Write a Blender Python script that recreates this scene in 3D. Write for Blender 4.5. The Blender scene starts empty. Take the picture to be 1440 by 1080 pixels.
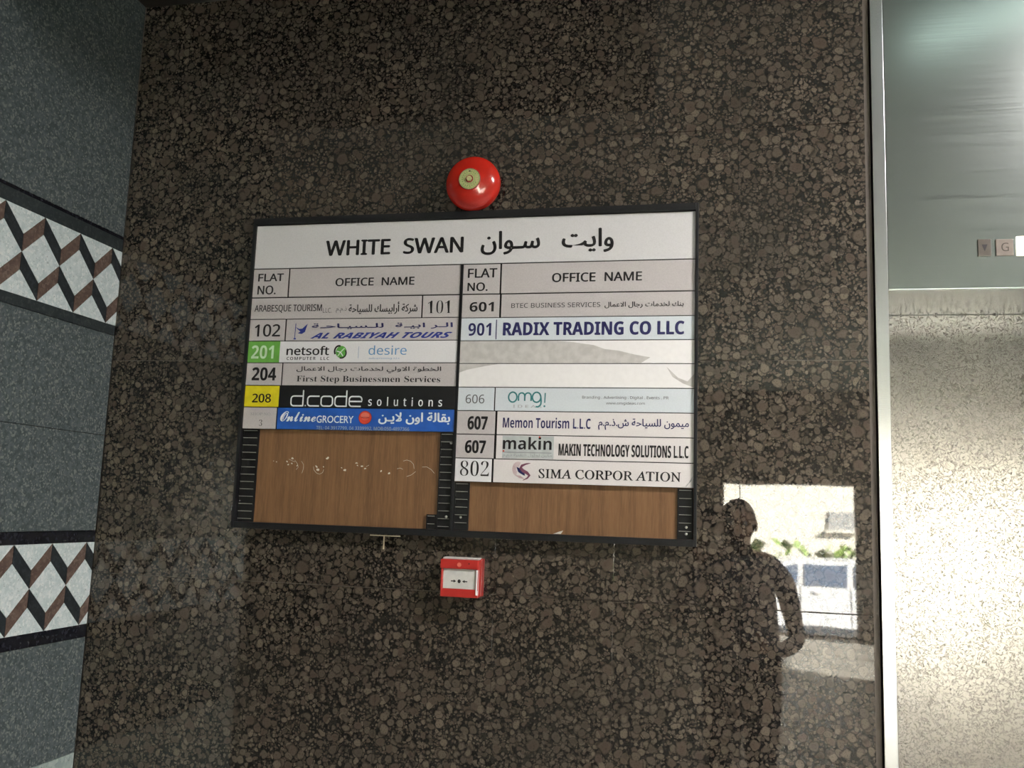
import bpy, bmesh, math, random, unicodedata
from mathutils import Vector, Matrix
random.seed(7)
SC = bpy.context.scene
COL = SC.collection
PI = math.pi

# ------------------------------------------------------------------ camera
def make_camera():
    yaw, pit, rol, F = -.21688818, .13703163, .03526874, 1284.148
    f = Vector((math.sin(yaw)*math.cos(pit), math.cos(yaw)*math.cos(pit), math.sin(pit)))
    r0 = Vector((math.cos(yaw), -math.sin(yaw), 0)); u0 = r0.cross(f)
    r = r0*math.cos(rol) + u0*math.sin(rol); u = -r0*math.sin(rol) + u0*math.cos(rol)
    cd = bpy.data.cameras.new('camera'); cd.sensor_width = 36; cd.lens = F/1440*36
    cd.clip_start = .01; cd.clip_end = 300
    c = bpy.data.objects.new('camera', cd); COL.objects.link(c)
    m = Matrix((r, u, -f)).transposed().to_4x4(); m.translation = Vector((0, -2.0, 1.55))
    c.matrix_world = m
    SC.camera = c
make_camera()

# ------------------------------------------------------------------ world, sun, exposure
SUN_DIR = Vector((.80, .36, .48)).normalized()          # towards the sun
w = bpy.data.worlds.new('sky'); SC.world = w; w.use_nodes = True
wn = w.node_tree; wn.nodes.clear()
sky = wn.nodes.new('ShaderNodeTexSky'); sky.sky_type = 'NISHITA'; sky.sun_disc = False
sky.sun_elevation = math.asin(SUN_DIR.z); sky.sun_rotation = math.atan2(SUN_DIR.x, SUN_DIR.y)
sky.dust_density = 3.0; sky.air_density = 1.0; sky.ozone_density = 1.0
bg = wn.nodes.new('ShaderNodeBackground'); bg.inputs[1].default_value = 2.2
wo = wn.nodes.new('ShaderNodeOutputWorld')
wn.links.new(sky.outputs[0], bg.inputs[0]); wn.links.new(bg.outputs[0], wo.inputs[0])
sl = bpy.data.lights.new('sun', 'SUN'); sl.energy = 230; sl.angle = math.radians(.6); sl.color = (1, .92, .85)
so = bpy.data.objects.new('sun', sl); COL.objects.link(so)
so.rotation_euler = SUN_DIR.to_track_quat('Z', 'Y').to_euler(); so.location = (20, 5, 14)

SC.view_settings.view_transform = 'Standard'; SC.view_settings.look = 'None'
SC.view_settings.gamma = 1; SC.view_settings.use_curve_mapping = False
SC.view_settings.exposure = 0.0

def portal(loc, rot, sx, sy, name='sky_portal'):
    l = bpy.data.lights.new(name, 'AREA'); l.shape = 'RECTANGLE'; l.size = sx; l.size_y = sy
    l.cycles.is_portal = True
    o = bpy.data.objects.new(name, l); COL.objects.link(o); o.location = loc; o.rotation_euler = rot
# ------------------------------------------------------------------ materials
class NT:
    def __init__(s, name):
        s.m = bpy.data.materials.new(name); s.m.use_nodes = True
        s.t = s.m.node_tree; s.t.nodes.clear()
        s.out = s.n('ShaderNodeOutputMaterial'); s.b = s.n('ShaderNodeBsdfPrincipled')
        s.l(s.b.outputs[0], s.out.inputs[0])
    def n(s, ty, **k):
        x = s.t.nodes.new(ty)
        for a, v in k.items(): setattr(x, a, v)
        return x
    def l(s, a, b): s.t.links.new(a, b)
    def put(s, sock, v):
        if isinstance(v, bpy.types.NodeSocket): s.l(v, sock)
        else: sock.default_value = v
    def math(s, op, a, b=0.0, c=None, clamp=False):
        x = s.n('ShaderNodeMath', operation=op, use_clamp=clamp)
        s.put(x.inputs[0], a); s.put(x.inputs[1], b)
        if c is not None: s.put(x.inputs[2], c)
        return x.outputs[0]
    def ramp(s, v, a, b, lo=0.0, hi=1.0):
        x = s.n('ShaderNodeMapRange', interpolation_type='SMOOTHSTEP')
        s.put(x.inputs[0], v); s.put(x.inputs[1], a); s.put(x.inputs[2], b); s.put(x.inputs[3], lo); s.put(x.inputs[4], hi)
        return x.outputs[0]
    def mix(s, f, a, b):
        x = s.n('ShaderNodeMix', data_type='RGBA')
        s.put(x.inputs[0], f)
        for i, v in ((6, a), (7, b)):
            if isinstance(v, tuple): v = (*v[:3], 1)
            s.put(x.inputs[i], v)
        return x.outputs[2]
    def pos(s):
        return s.n('ShaderNodeNewGeometry').outputs['Position']
    def noise(s, vec, scale, detail=2, rough=.5, dist=0):
        x = s.n('ShaderNodeTexNoise'); s.l(vec, x.inputs['Vector'])
        x.inputs['Scale'].default_value = scale; x.inputs['Detail'].default_value = detail
        x.inputs['Roughness'].default_value = rough; x.inputs['Distortion'].default_value = dist
        return x
    def voro(s, vec, scale, feature='F1', rnd=1.0):
        x = s.n('ShaderNodeTexVoronoi', feature=feature); s.l(vec, x.inputs['Vector'])
        x.inputs['Scale'].default_value = scale; x.inputs['Randomness'].default_value = rnd
        return x
    def bump(s, h, strength, dist):
        x = s.n('ShaderNodeBump'); x.inputs['Strength'].default_value = strength; x.inputs['Distance'].default_value = dist
        s.l(h, x.inputs['Height']); s.l(x.outputs[0], s.b.inputs['Normal'])
    def set(s, **k):
        for a, v in k.items():
            key = {'col': 'Base Color', 'rough': 'Roughness', 'metal': 'Metallic', 'ior': 'IOR', 'spec': 'Specular IOR Level',
                   'coat': 'Coat Weight', 'coatr': 'Coat Roughness', 'em': 'Emission Color', 'ems': 'Emission Strength'}[a]
            if isinstance(v, tuple) and len(v) == 3: v = (*v, 1)
            s.put(s.b.inputs[key], v)
        return s

def flat(name, col, rough=.5, metal=0.0, var=.08, scale=60, **k):
    m = NT(name); nz = m.noise(m.pos(), scale, 4)
    f = m.ramp(nz.outputs['Fac'], .3, .7)
    m.set(col=m.mix(f, tuple(c*(1-var) for c in col), tuple(min(1, c*(1+var)) for c in col)), rough=rough, metal=metal, **k)
    return m.m

def warp(m, vec, scale, amt):
    nz = m.noise(vec, scale, 2)
    a = m.n('ShaderNodeVectorMath', operation='SUBTRACT'); m.l(nz.outputs['Color'], a.inputs[0]); a.inputs[1].default_value = (.5, .5, .5)
    b = m.n('ShaderNodeVectorMath', operation='SCALE'); m.l(a.outputs[0], b.inputs[0]); b.inputs['Scale'].default_value = amt
    c = m.n('ShaderNodeVectorMath', operation='ADD'); m.l(vec, c.inputs[0]); m.l(b.outputs[0], c.inputs[1])
    return c.outputs[0]

def brown_granite():
    m = NT('brown_orbicular_granite'); P = m.pos()
    W = warp(m, warp(m, P, 24, .018), 90, .007)
    fine = m.noise(P, 300, 3, .65).outputs['Fac']
    mid = m.noise(W, 70, 4, .65).outputs['Fac']
    big = m.noise(P, 4, 3).outputs['Fac']
    matrix = m.mix(m.ramp(mid, .34, .66), (.0038, .0038, .0035), (.022, .0195, .0165))
    matrix = m.mix(m.ramp(fine, .52, .70), matrix, (.040, .036, .030))
    col = matrix
    # round feldspar eyes of four sizes, small first
    for k, (sc, keep, r0, r1) in enumerate(((150, .10, .34, .60), (92, .22, .32, .56), (54, .36, .32, .54), (31, .56, .28, .48))):
        off = m.n('ShaderNodeVectorMath', operation='ADD'); m.l(W, off.inputs[0]); off.inputs[1].default_value = (3.1*k, 1.7*k, 5.3*k)
        v = m.voro(off.outputs[0], sc, rnd=.9)
        sep = m.n('ShaderNodeSeparateColor'); m.l(v.outputs['Color'], sep.inputs[0])
        dens = m.ramp(m.noise(P, 9, 2).outputs['Fac'], .35, .65, -.20, .20)
        on = m.math('GREATER_THAN', m.math('ADD', sep.outputs[0], dens), keep)
        rad = m.math('MULTIPLY_ADD', sep.outputs[1], r1-r0, r0)
        d = m.math('DIVIDE', v.outputs['Distance'], rad)
        inside = m.math('MULTIPLY', m.ramp(d, 1.12, .80), on)
        rim = m.math('MULTIPLY', m.ramp(d, 1.38, 1.05), on)
        tone = m.mix(sep.outputs[2], (.052, .043, .033), (.132, .109, .085))
        tone = m.mix(m.ramp(sep.outputs[1], .72, .95), tone, (.070, .052, .040))
        tone = m.mix(m.ramp(fine, .50, .34, 0, .8), tone, (.036, .029, .020))
        ring = m.ramp(d, .50, .82)
        tone = m.mix(m.math('MULTIPLY', ring, .22), tone, (.100, .085, .066))
        col = m.mix(m.math('MULTIPLY', rim, .62), col, (.0040, .0038, .0034))
        col = m.mix(m.math('MULTIPLY', inside, .90), col, tone)
    col = m.mix(m.ramp(big, .40, .72, 0, .35), col, (.028, .025, .021))
    pit = m.noise(warp(m, P, 55, .03), 85, 2, .5).outputs['Fac']
    cr = m.ramp(m.math('ABSOLUTE', m.math('SUBTRACT', pit, .5)), .004, .014)
    gate = m.ramp(m.noise(P, 36, 2).outputs['Fac'], .60, .68)
    pits = m.math('SUBTRACT', 1.0, m.math('MULTIPLY', gate, m.math('SUBTRACT', 1.0, cr)))
    m.set(col=col, rough=m.math('ADD', .02, m.math('MULTIPLY', m.math('SUBTRACT', 1.0, pits), .4)), ior=1.5,
          spec=m.math('MULTIPLY', pits, .62), coat=.10, coatr=.35)
    m.bump(m.noise(P, 7, 1).outputs['Fac'], .012, .01)
    return m.m

def grey_granite(name, a, b, c, rough=.22, sc=170, spec=.5):
    m = NT(name); P = m.pos()
    n1 = m.noise(P, sc, 3, .7).outputs['Fac']; n2 = m.noise(P, sc*.3, 3, .6).outputs['Fac']
    v = m.voro(warp(m, P, 90, .006), sc*.75)
    sep = m.n('ShaderNodeSeparateColor'); m.l(v.outputs['Color'], sep.inputs[0])
    col = m.mix(m.ramp(n2, .35, .65), a, b)
    col = m.mix(m.ramp(sep.outputs[0], .68, .9), col, c)
    col = m.mix(m.ramp(n1, .60, .70), col, tuple(x*.25 for x in a))
    m.set(col=col, rough=rough, spec=spec)
    return m.m

def brushed(name, col, rough, sx=(3, 3, 400), bumpy=.02):
    m = NT(name); P = m.pos()
    mp = m.n('ShaderNodeMapping'); m.l(P, mp.inputs[0]); mp.inputs['Scale'].default_value = sx
    n = m.noise(mp.outputs[0], 1.0, 3).outputs['Fac']
    m.set(col=m.mix(n, tuple(c*.94 for c in col), col), metal=1.0, rough=m.math('MULTIPLY_ADD', n, .10, rough-.05))
    m.bump(n, bumpy, .002)
    return m.m

def leather_steel():
    m = NT('embossed_leather_grain_steel'); P = m.pos()
    W = warp(m, P, 60, .02)
    n = m.noise(W, 125, 2, .45).outputs['Fac']
    worm = m.ramp(m.math('ABSOLUTE', m.math('SUBTRACT', n, .5)), .0, .085)
    h = m.math('MULTIPLY', worm, 1.0)
    n2 = m.noise(P, 260, 2).outputs['Fac']
    stain = m.noise(P, 4, 3).outputs['Fac']
    m.set(col=m.mix(m.math('MULTIPLY', m.math('SUBTRACT', 1.0, worm), .80), m.mix(m.ramp(stain, .35, .7), (.25, .238, .228), (.30, .286, .272)), (.07, .066, .06)), metal=1.0,
          rough=m.math('MULTIPLY_ADD', worm, -.08, .28))
    m.bump(m.math('ADD', h, m.math('MULTIPLY', n2, .3)), .05, .0010)
    return m.m

def wood():
    m = NT('oak_plywood'); P = m.pos()
    mp = m.n('ShaderNodeMapping'); m.l(P, mp.inputs[0]); mp.inputs['Scale'].default_value = (60, 60, 2.2)
    g = m.noise(mp.outputs[0], 1.0, 5, .6, .3).outputs['Fac']
    mp2 = m.n('ShaderNodeMapping'); m.l(P, mp2.inputs[0]); mp2.inputs['Scale'].default_value = (420, 420, 30)
    f = m.noise(mp2.outputs[0], 1.0, 3, .6).outputs['Fac']
    col = m.mix(m.ramp(g, .3, .7), (.115, .058, .026), (.180, .096, .044))
    col = m.mix(m.ramp(f, .35, .75, 0, .45), col, (.23, .135, .066))
    m.set(col=col, rough=.55, spec=.3)
    return m.m

def floor_mat():
    m = NT('polished_beige_floor_stone'); P = m.pos()
    n = m.noise(P, 9, 5, .6).outputs['Fac']
    br = m.n('ShaderNodeTexBrick'); m.l(P, br.inputs['Vector'])
    br.offset = 0; br.inputs['Scale'].default_value = 1; br.inputs['Brick Width'].default_value = .6; br.inputs['Row Height'].default_value = .6
    br.inputs['Mortar Size'].default_value = .002
    col = m.mix(m.ramp(n, .35, .65), (.22, .21, .185), (.29, .275, .25))
    col = m.mix(br.outputs['Fac'], col, (.12, .11, .10))
    m.set(col=col, rough=.42, spec=.25)
    return m.m

def glass():
    m = NT('clear_window_glass'); m.t.nodes.remove(m.b)
    tr = m.n('ShaderNodeBsdfTransparent'); tr.inputs[0].default_value = (.93, .96, .95, 1)
    gl = m.n('ShaderNodeBsdfGlossy'); gl.inputs['Roughness'].default_value = .01
    fr = m.n('ShaderNodeFresnel'); fr.inputs[0].default_value = 1.45
    mx = m.n('ShaderNodeMixShader'); m.l(fr.outputs[0], mx.inputs[0]); m.l(tr.outputs[0], mx.inputs[1]); m.l(gl.outputs[0], mx.inputs[2])
    m.l(mx.outputs[0], m.out.inputs[0])
    return m.m

def lamp_mat(name, col, s):
    m = NT(name); m.set(col=(.8, .8, .8), em=col, ems=s); return m.m

M = {}
M['granite'] = brown_granite()
M['grout'] = flat('brown_grout', (.080, .066, .054), .6)
M['grout_grey'] = flat('grey_grout', (.10, .11, .11), .7)
M['grey'] = grey_granite('grey_granite', (.056, .074, .079), (.090, .113, .117), (.155, .178, .172), .22, 300)
M['mos_white'] = grey_granite('pale_speckled_marble', (.46, .56, .57), (.58, .66, .67), (.66, .72, .72), .3, 230)
M['mos_brown'] = grey_granite('brown_red_granite', (.085, .058, .048), (.135, .095, .078), (.17, .13, .11), .3, 230)
M['mos_dark'] = grey_granite('dark_slate_granite', (.014, .019, .022), (.024, .030, .034), (.035, .045, .05), .3, 230)
M['border'] = grey_granite('dark_border_granite', (.018, .026, .029), (.028, .038, .041), (.05, .06, .06), .3, 230)
M['border_black'] = grey_granite('black_border_granite', (.005, .006, .009), (.010, .011, .016), (.02, .022, .03), .25, 230)
M['dado'] = grey_granite('pale_green_grey_stone', (.24, .31, .30), (.30, .37, .35), (.36, .43, .41), .35, 140)
M['steel'] = brushed('satin_stainless_steel', (.36, .395, .39), .19)
M['jamb'] = brushed('polished_stainless_edge', (.66, .67, .69), .20)
M['leather'] = leather_steel()
M['dark_gap'] = flat('dark_joint', (.01, .01, .011), .7)
M['plaster'] = flat('white_ceiling_paint', (.50, .56, .54), .8)
M['wallpaint'] = flat('cream_wall_paint', (.26, .245, .22), .6)
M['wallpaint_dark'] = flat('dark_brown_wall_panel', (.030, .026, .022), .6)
M['floor'] = floor_mat()
M['glass'] = glass()
M['alu'] = brushed('brown_anodised_aluminium', (.30, .28, .26), .35)
M['frame'] = flat('black_anodised_frame', (.008, .0085, .010), .5, .0, .15, 200, spec=.25)
M['clip'] = flat('black_plastic_rail', (.008, .008, .009), .5, spec=.25)
M['ledge'] = flat('grey_rail_edge', (.26, .27, .24), .4)  # lighter grey along the top edge of each ledge
M['screw'] = flat('bright_screw_head', (.75, .74, .70), .3, 1.0)
M['wood'] = wood()
M['silver'] = flat('silver_grey_film', (.475, .455, .455), .42, .0, .05, 420)
M['header'] = flat('pale_silver_film', (.60, .605, .615), .42, .0, .04, 420)
M['white'] = flat('white_film', (.70, .71, .73), .4, .0, .03, 300)
M['bluewhite'] = flat('bluish_white_film', (.58, .64, .68), .4, .0, .03, 300)
M['warmwhite'] = flat('warm_white_film', (.66, .64, .635), .4, .0, .03, 300)
M['whitest'] = flat('bright_white_backing', (.78, .78, .78), .5, .0, .02, 90)
M['film'] = flat('grey_glue_film', (.50, .495, .48), .45, .0, .10, 60)
M['green'] = flat('green_film', (.115, .335, .055), .4)
M['yellow'] = flat('yellow_film', (.62, .55, .012), .4)
M['black'] = flat('black_film', (.006, .0065, .008), .35)
M['blue'] = flat('blue_film', (.012, .085, .37), .4, .0, .18, 25)
M['ink'] = flat('black_ink', (.004, .004, .005), .5)
M['greyink'] = flat('grey_ink', (.07, .07, .075), .5)
M['softink'] = flat('soft_grey_ink', (.28, .29, .30), .5)
M['navy'] = flat('navy_ink', (.010, .011, .085), .5)
M['royal'] = flat('royal_blue_ink', (.015, .030, .22), .5)
M['teal'] = flat('teal_ink', (.020, .165, .175), .5)
M['lblue'] = flat('light_blue_ink', (.10, .27, .50), .5)
M['whiteink'] = flat('white_ink', (.72, .76, .78), .5)
M['palegreen'] = flat('pale_green_ink', (.50, .68, .48), .5)
M['greenink'] = flat('green_ink', (.10, .36, .06), .5)
M['redink'] = flat('red_ink', (.55, .045, .02), .45)
M['redink2'] = flat('light_red_ink', (.62, .15, .10), .45)
M['plum'] = flat('plum_ink', (.16, .05, .09), .5)
M['mauve'] = flat('mauve_ink', (.50, .36, .38), .5)
M['cgrey'] = flat('cool_grey_print', (.42, .46, .46), .5)
M['red'] = flat('red_enamel', (.42, .018, .010), .16, .0, .05, 30, spec=.6, coat=.4, coatr=.08)
M['redplastic'] = flat('red_plastic', (.38, .022, .018), .28, .0, .06, 40, spec=.5)
M['reddark'] = flat('dark_red_plastic', (.22, .012, .01), .35)
M['brass'] = flat('brassy_green_label', (.42, .42, .20), .4, .0, .25, 500)
M['cream'] = flat('cream_plastic', (.56, .57, .54), .4)
M['tape'] = flat('pale_tape', (.50, .44, .32), .6)
M['scuff'] = flat('white_scuff', (.55, .55, .50), .7)
M['lens'] = flat('smoky_lens', (.085, .075, .065), .25)
M['lens2'] = flat('brown_grey_lens', (.17, .145, .125), .3)
M['lens_lit'] = lamp_mat('lit_lens', (1, .86, .66), 9)
M['tube'] = lamp_mat('lit_diffuser', (.80, 1.0, .90), 3.2)
M['fill_tube'] = lamp_mat('fill_tube_diffuser', (1, .95, .92), 6.0)
M['skin'] = flat('skin', (.30, .17, .11), .55)
M['hair'] = flat('dark_hair', (.012, .010, .009), .6)
M['shirt'] = flat('grey_shirt_cloth', (.10, .10, .11), .9)
M['trousers'] = flat('dark_trouser_cloth', (.025, .027, .035), .9)
M['phone'] = flat('black_phone', (.01, .01, .012), .25)
M['facade'] = flat('pale_facade_render', (.78, .74, .66), .8, .0, .04, 2)
M['facade_glass'] = flat('grey_facade_glass', (.42, .42, .42), .15)
M['pavement'] = flat('pale_pavement', (.42, .41, .39), .85, .0, .1, 3)
M['asphalt'] = flat('asphalt', (.13, .13, .135), .9, .0, .15, 20)
M['kerb'] = flat('kerb_stone', (.45, .44, .42), .8)
M['leaf'] = flat('hedge_leaf', (.16, .24, .05), .7, .0, .4, 9)
M['car'] = flat('white_car_paint', (.75, .76, .79), .25, .0, .02, 3, coat=.6)
M['carglass'] = flat('car_window_glass', (.13, .17, .25), .08)
M['tyre'] = flat('black_tyre', (.015, .015, .016), .8)
M['rim'] = flat('silver_wheel_rim', (.5, .5, .52), .3, .8)

# ------------------------------------------------------------------ mesh helpers (everything is given in world coordinates)
ORG = {}
def empty(name, loc, label=None, cat=None, group=None, kind=None, parent=None):
    o = bpy.data.objects.new(name, None); COL.objects.link(o); o.empty_display_size = .05
    o['__o'] = 0; del o['__o']
    ORG[o] = Vector(loc)
    if parent is not None: o.parent = parent; o.location = Vector(loc) - ORG[parent]
    else: o.location = loc
    tag(o, label, cat, group, kind); return o
def tag(o, label=None, cat=None, group=None, kind=None):
    if label: o['label'] = label
    if cat: o['category'] = cat
    if group: o['group'] = group
    if kind: o['kind'] = kind
    return o
def mesh(name, V, Fc, mats, parent=None, origin=None, midx=None, smooth=False, **k):
    if not isinstance(mats, (list, tuple)): mats = [mats]
    if origin is None: origin = ORG[parent] if parent is not None else Vector((0, 0, 0))
    origin = Vector(origin)
    me = bpy.data.meshes.new(name)
    me.from_pydata([tuple(Vector(v)-origin) for v in V], [], Fc)
    for m in mats: me.materials.append(M[m] if isinstance(m, str) else m)
    if midx: me.polygons.foreach_set('material_index', midx)
    if smooth: me.polygons.foreach_set('use_smooth', [True]*len(me.polygons))
    me.update()
    o = bpy.data.objects.new(name, me); COL.objects.link(o); ORG[o] = origin
    if parent is not None: o.parent = parent; o.location = origin - ORG[parent]
    else: o.location = origin
    tag(o, **k); return o
def from_bm(name, bm, mats, parent=None, origin=None, smooth=False, **k):
    bm.verts.ensure_lookup_table(); bm.verts.index_update()
    V = [v.co.copy() for v in bm.verts]; Fc = [[v.index for v in f.verts] for f in bm.faces]
    mi = [f.material_index for f in bm.faces]; bm.free()
    return mesh(name, V, Fc, mats, parent, origin, mi, smooth, **k)
def bx(bm, x0, x1, y0, y1, z0, z1, bev=0.0, seg=2, mi=0):
    t = bmesh.new(); bmesh.ops.create_cube(t, size=1)
    for v in t.verts: v.co = Vector(((x0+x1)/2+v.co.x*(x1-x0), (y0+y1)/2+v.co.y*(y1-y0), (z0+z1)/2+v.co.z*(z1-z0)))
    if bev: bmesh.ops.bevel(t, geom=t.edges[:], offset=bev, segments=seg, affect='EDGES', profile=.7)
    t.verts.index_update(); vs = [bm.verts.new(v.co) for v in t.verts]
    for f in t.faces:
        g = bm.faces.new([vs[v.index] for v in f.verts]); g.material_index = mi
    t.free()
def box(name, x0, x1, y0, y1, z0, z1, mat, parent=None, bev=0.0, **k):
    bm = bmesh.new(); bx(bm, x0, x1, y0, y1, z0, z1, bev)
    return from_bm(name, bm, mat, parent, **k)
def lathe(bm, c, prof, n=40, mi=0, axis='Y'):
    """profile (radius, height) turned about the axis through c; height runs towards the viewer (-y)"""
    rings = []
    for r, h in prof:
        if r < 1e-6: rings.append([bm.verts.new((c[0], c[1]-h, c[2]) if axis == 'Y' else (c[0], c[1], c[2]+h))])
        else:
            if axis == 'Y': rings.append([bm.verts.new((c[0]+r*math.cos(2*PI*i/n), c[1]-h, c[2]+r*math.sin(2*PI*i/n))) for i in range(n)])
            else: rings.append([bm.verts.new((c[0]+r*math.cos(2*PI*i/n), c[1]+r*math.sin(2*PI*i/n), c[2]+h)) for i in range(n)])
    for a, b in zip(rings, rings[1:]):
        for i in range(n):
            j = (i+1) % n
            if len(a) == 1 and len(b) == 1: continue
            if len(a) == 1: f = bm.faces.new((a[0], b[i], b[j]))
            elif len(b) == 1: f = bm.faces.new((a[i], a[j], b[0]))
            else: f = bm.faces.new((a[i], a[j], b[j], b[i]))
            f.material_index = mi
def prism(bm, pts, a, b, mi=0, plane='XZ', bev=0.0):
    """polygon pts extruded between depths a and b; plane XZ extrudes along y, YZ along x"""
    def P(p, d): return (p[0], d, p[1]) if plane == 'XZ' else (d, p[0], p[1])
    A = [bm.verts.new(P(p, a)) for p in pts]; B = [bm.verts.new(P(p, b)) for p in pts]; n = len(pts)
    for f in [bm.faces.new(A), bm.faces.new(B[::-1])] + [bm.faces.new((A[i], B[i], B[(i+1) % n], A[(i+1) % n])) for i in range(n)]:
        f.material_index = mi
    bmesh.ops.recalc_face_normals(bm, faces=bm.faces)

# ------------------------------------------------------------------ the room shell
LX, RX, FY, CZ = -1.47, 5.0, -11.3, 3.35
LY, QX = -.75, -4.6          # where the left wall ends, and the side of the deeper lobby beyond it
wall_back = empty('wall_back', (LX, 0, 0), 'brown orbicular granite wall behind the directory board', kind='structure')
bm = bmesh.new(); bx(bm, LX-.25, .334, .0035, .20, 0, CZ); bx(bm, 1.372, RX+.2, .0035, .20, 0, CZ); bx(bm, .334, 1.372, .0035, .20, 2.72, CZ)
from_bm('wall_core', bm, 'grout', wall_back)
rows = [-.2105, .3145, .8395, 1.3645, 1.8865, 2.411, 2.936, 3.461]
xs = [LX+.001] + [-1.2525+.2625*i for i in range(0, 7)]
def slab(x0, x1, z0, z1, mat='granite', par=None):
    box('granite_slab', x0, x1, 0, .0225, z0, z1, mat, par, bev=.0006)
for z0, z1 in zip(rows, rows[1:]):
    za, zb = max(z0+.0008, .002), min(z1-.0008, CZ-.002)
    for x0, x1 in zip(xs, xs[1:]):
        slab(x0+.0003, min(x1-.0003, .3335), za, zb, par=wall_back)
    if z0 > 2.5:
        for x0 in (.334, .86): slab(x0+.0003, x0+.5255, max(za, 2.722), zb, par=wall_back)
    x = 1.374
    while x < RX-.01:
        slab(x, min(x+.5247, RX-.002), za, zb, par=wall_back); x += .5255

wall_left = empty('wall_left', (LX, 0, 0), 'grey granite side wall with two bands of diamond stone inlay', kind='structure')
bm = bmesh.new(); bx(bm, LX-.25, LX-.022, LY, .0, 0, CZ)
from_bm('wall_core', bm, 'grout_grey', wall_left)
def lslab(z0, z1, mat='grey', name='granite_slab', w=.9, y_start=-.002, first=.75, out=0.0):
    y = y_start; wd = first
    while y > LY+.01:
        y2 = max(y-wd, LY)
        box(name, LX-.0225, LX+out, y2+.0004, y-.0004, z0, z1, mat, wall_left, bev=.0006)
        y = y2; wd = w
lslab(.002, .9452, 'dado', 'dado_slab', .9)
lslab(.9465, 1.2118); lslab(1.466, 1.6974); lslab(1.6986, 1.9485); lslab(2.2065, 2.770); lslab(2.7715, 3.346)
# inlay bands: dark border strips with the diamond pattern between them
def clip(poly, lim, upper=True):
    out = []
    for i, a in enumerate(poly):
        b = poly[(i+1) % len(poly)]
        ia = a[0] <= lim if upper else a[0] >= lim; ib = b[0] <= lim if upper else b[0] >= lim
        if ia: out.append(a)
        if ia != ib:
            t = (lim-a[0])/(b[0]-a[0]); out.append((lim, a[1]+t*(b[1]-a[1])))
    return out
def shrink(poly, g=.0007):
    cx = sum(p[0] for p in poly)/len(poly); cz = sum(p[1] for p in poly)/len(poly)
    out = []
    for p in poly:
        d = math.hypot(p[0]-cx, p[1]-cz); k = max(0, (d-g*1.3)/d) if d > 0 else 1
        out.append((cx+(p[0]-cx)*k, cz+(p[1]-cz)*k))
    return out
def band(ztop, zbot, phase, per, bt, bb, top_mat, bot_mat, hair):
    lslab(ztop, ztop+bt, top_mat, 'border_strip', 1.2)
    if hair: lslab(ztop+bt+.0003, ztop+bt+.0072, 'border_black', 'border_line', 1.2)
    lslab(zbot-bb, zbot, bot_mat, 'border_strip', 1.2)
    bm = bmesh.new(); bx(bm, LX-.022, LX-.003, LY, -.001, zbot+.0005, ztop-.0005)
    from_bm('inlay_bed', bm, 'grout_grey', wall_left)
    H = ztop-zbot; zm = zbot+H*.5; th = H*.205; amp = H*.5-th
    def put(name, poly, mat):
        poly = clip(poly, -.0015)
        poly = clip(poly, LY+.001, False)
        if len(poly) < 3: return
        bm = bmesh.new(); prism(bm, shrink(poly), LX-.004, LX+.0002, plane='YZ')
        from_bm(name, bm, mat, wall_left)
    h = per/2
    k = -2
    while phase-(k+1)*per > LY-.2:
        y0 = phase-k*per                       # a peak of the upper zigzag
        for (yy, zt) in ((y0, ztop), (y0+h, zm)):
            # yy is a peak of this zigzag, zt the height of its peak
            put('inlay_bar', [(yy, zt), (yy+h, zt-amp), (yy+h, zt-amp-th), (yy, zt-th)], 'mos_dark')
            put('inlay_bar', [(yy, zt), (yy, zt-th), (yy-h, zt-amp-th), (yy-h, zt-amp)], 'mos_brown')
        put('inlay_triangle', [(y0, ztop), (y0+per, ztop), (y0+h, ztop-amp)], 'mos_white')
        put('inlay_diamond', [(y0, ztop-th), (y0+h, zm), (y0, zm-amp), (y0-h, zm)], 'mos_white')
        put('inlay_triangle', [(y0-h+h, zbot), (y0+h, zm-th), (y0+per, zbot)], 'mos_white')
        k += 1
band(2.1665, 1.9745, -.041, .1195, .0315, .0245, 'border', 'border', True)
band(1.4375, 1.2425, -.031, .1185, .027, .0295, 'border_black', 'border_black', False)

def slabbox(name, x0, x1, y0, y1, z0, z1, mat, **k):
    return box(name, x0, x1, y0, y1, z0, z1, mat, **k)
box('floor', QX-.2, RX+.2, FY-.2, .55, -.12, 0, 'floor', kind='structure', label='polished beige stone lobby floor')
box('ceiling', QX-.2, RX+.2, FY-.2, .55, CZ+.0, CZ+.12, 'plaster', kind='structure', label='white painted lobby ceiling')

# street side wall with the entrance opening and the shop window, daylight side wall
OA = (.133, 1.975, 2.075); OB = (2.30, 4.80, 2.075)
bm = bmesh.new()
bx(bm, QX-.2, OA[0], FY-.2, FY, 0, CZ); bx(bm, OA[1], OB[0], FY-.2, FY, 0, CZ); bx(bm, OB[1], RX+.2, FY-.2, FY, 0, CZ)
bx(bm, OA[0], OA[1], FY-.2, FY, OA[2], CZ); bx(bm, OB[0], OB[1], FY-.2, FY, OB[2], CZ)
from_bm('wall_front', bm, 'wallpaint', kind='structure', label='cream entrance wall with two tall openings to the street')
WR = [(-9.35, -6.3, 1.15, 2.65)]
bm = bmesh.new()
ys = [0.0, WR[0][1], WR[0][0], FY-.2]
for a, b in ((0, 1), (2, 3)): bx(bm, RX, RX+.2, ys[b], ys[a], 0, CZ)
for y0, y1, z0, z1 in WR:
    bx(bm, RX, RX+.2, y0, y1, 0, z0); bx(bm, RX, RX+.2, y0, y1, z1, CZ)
from_bm('wall_right', bm, 'wallpaint', kind='structure', label='cream side wall with a daylight window')

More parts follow.
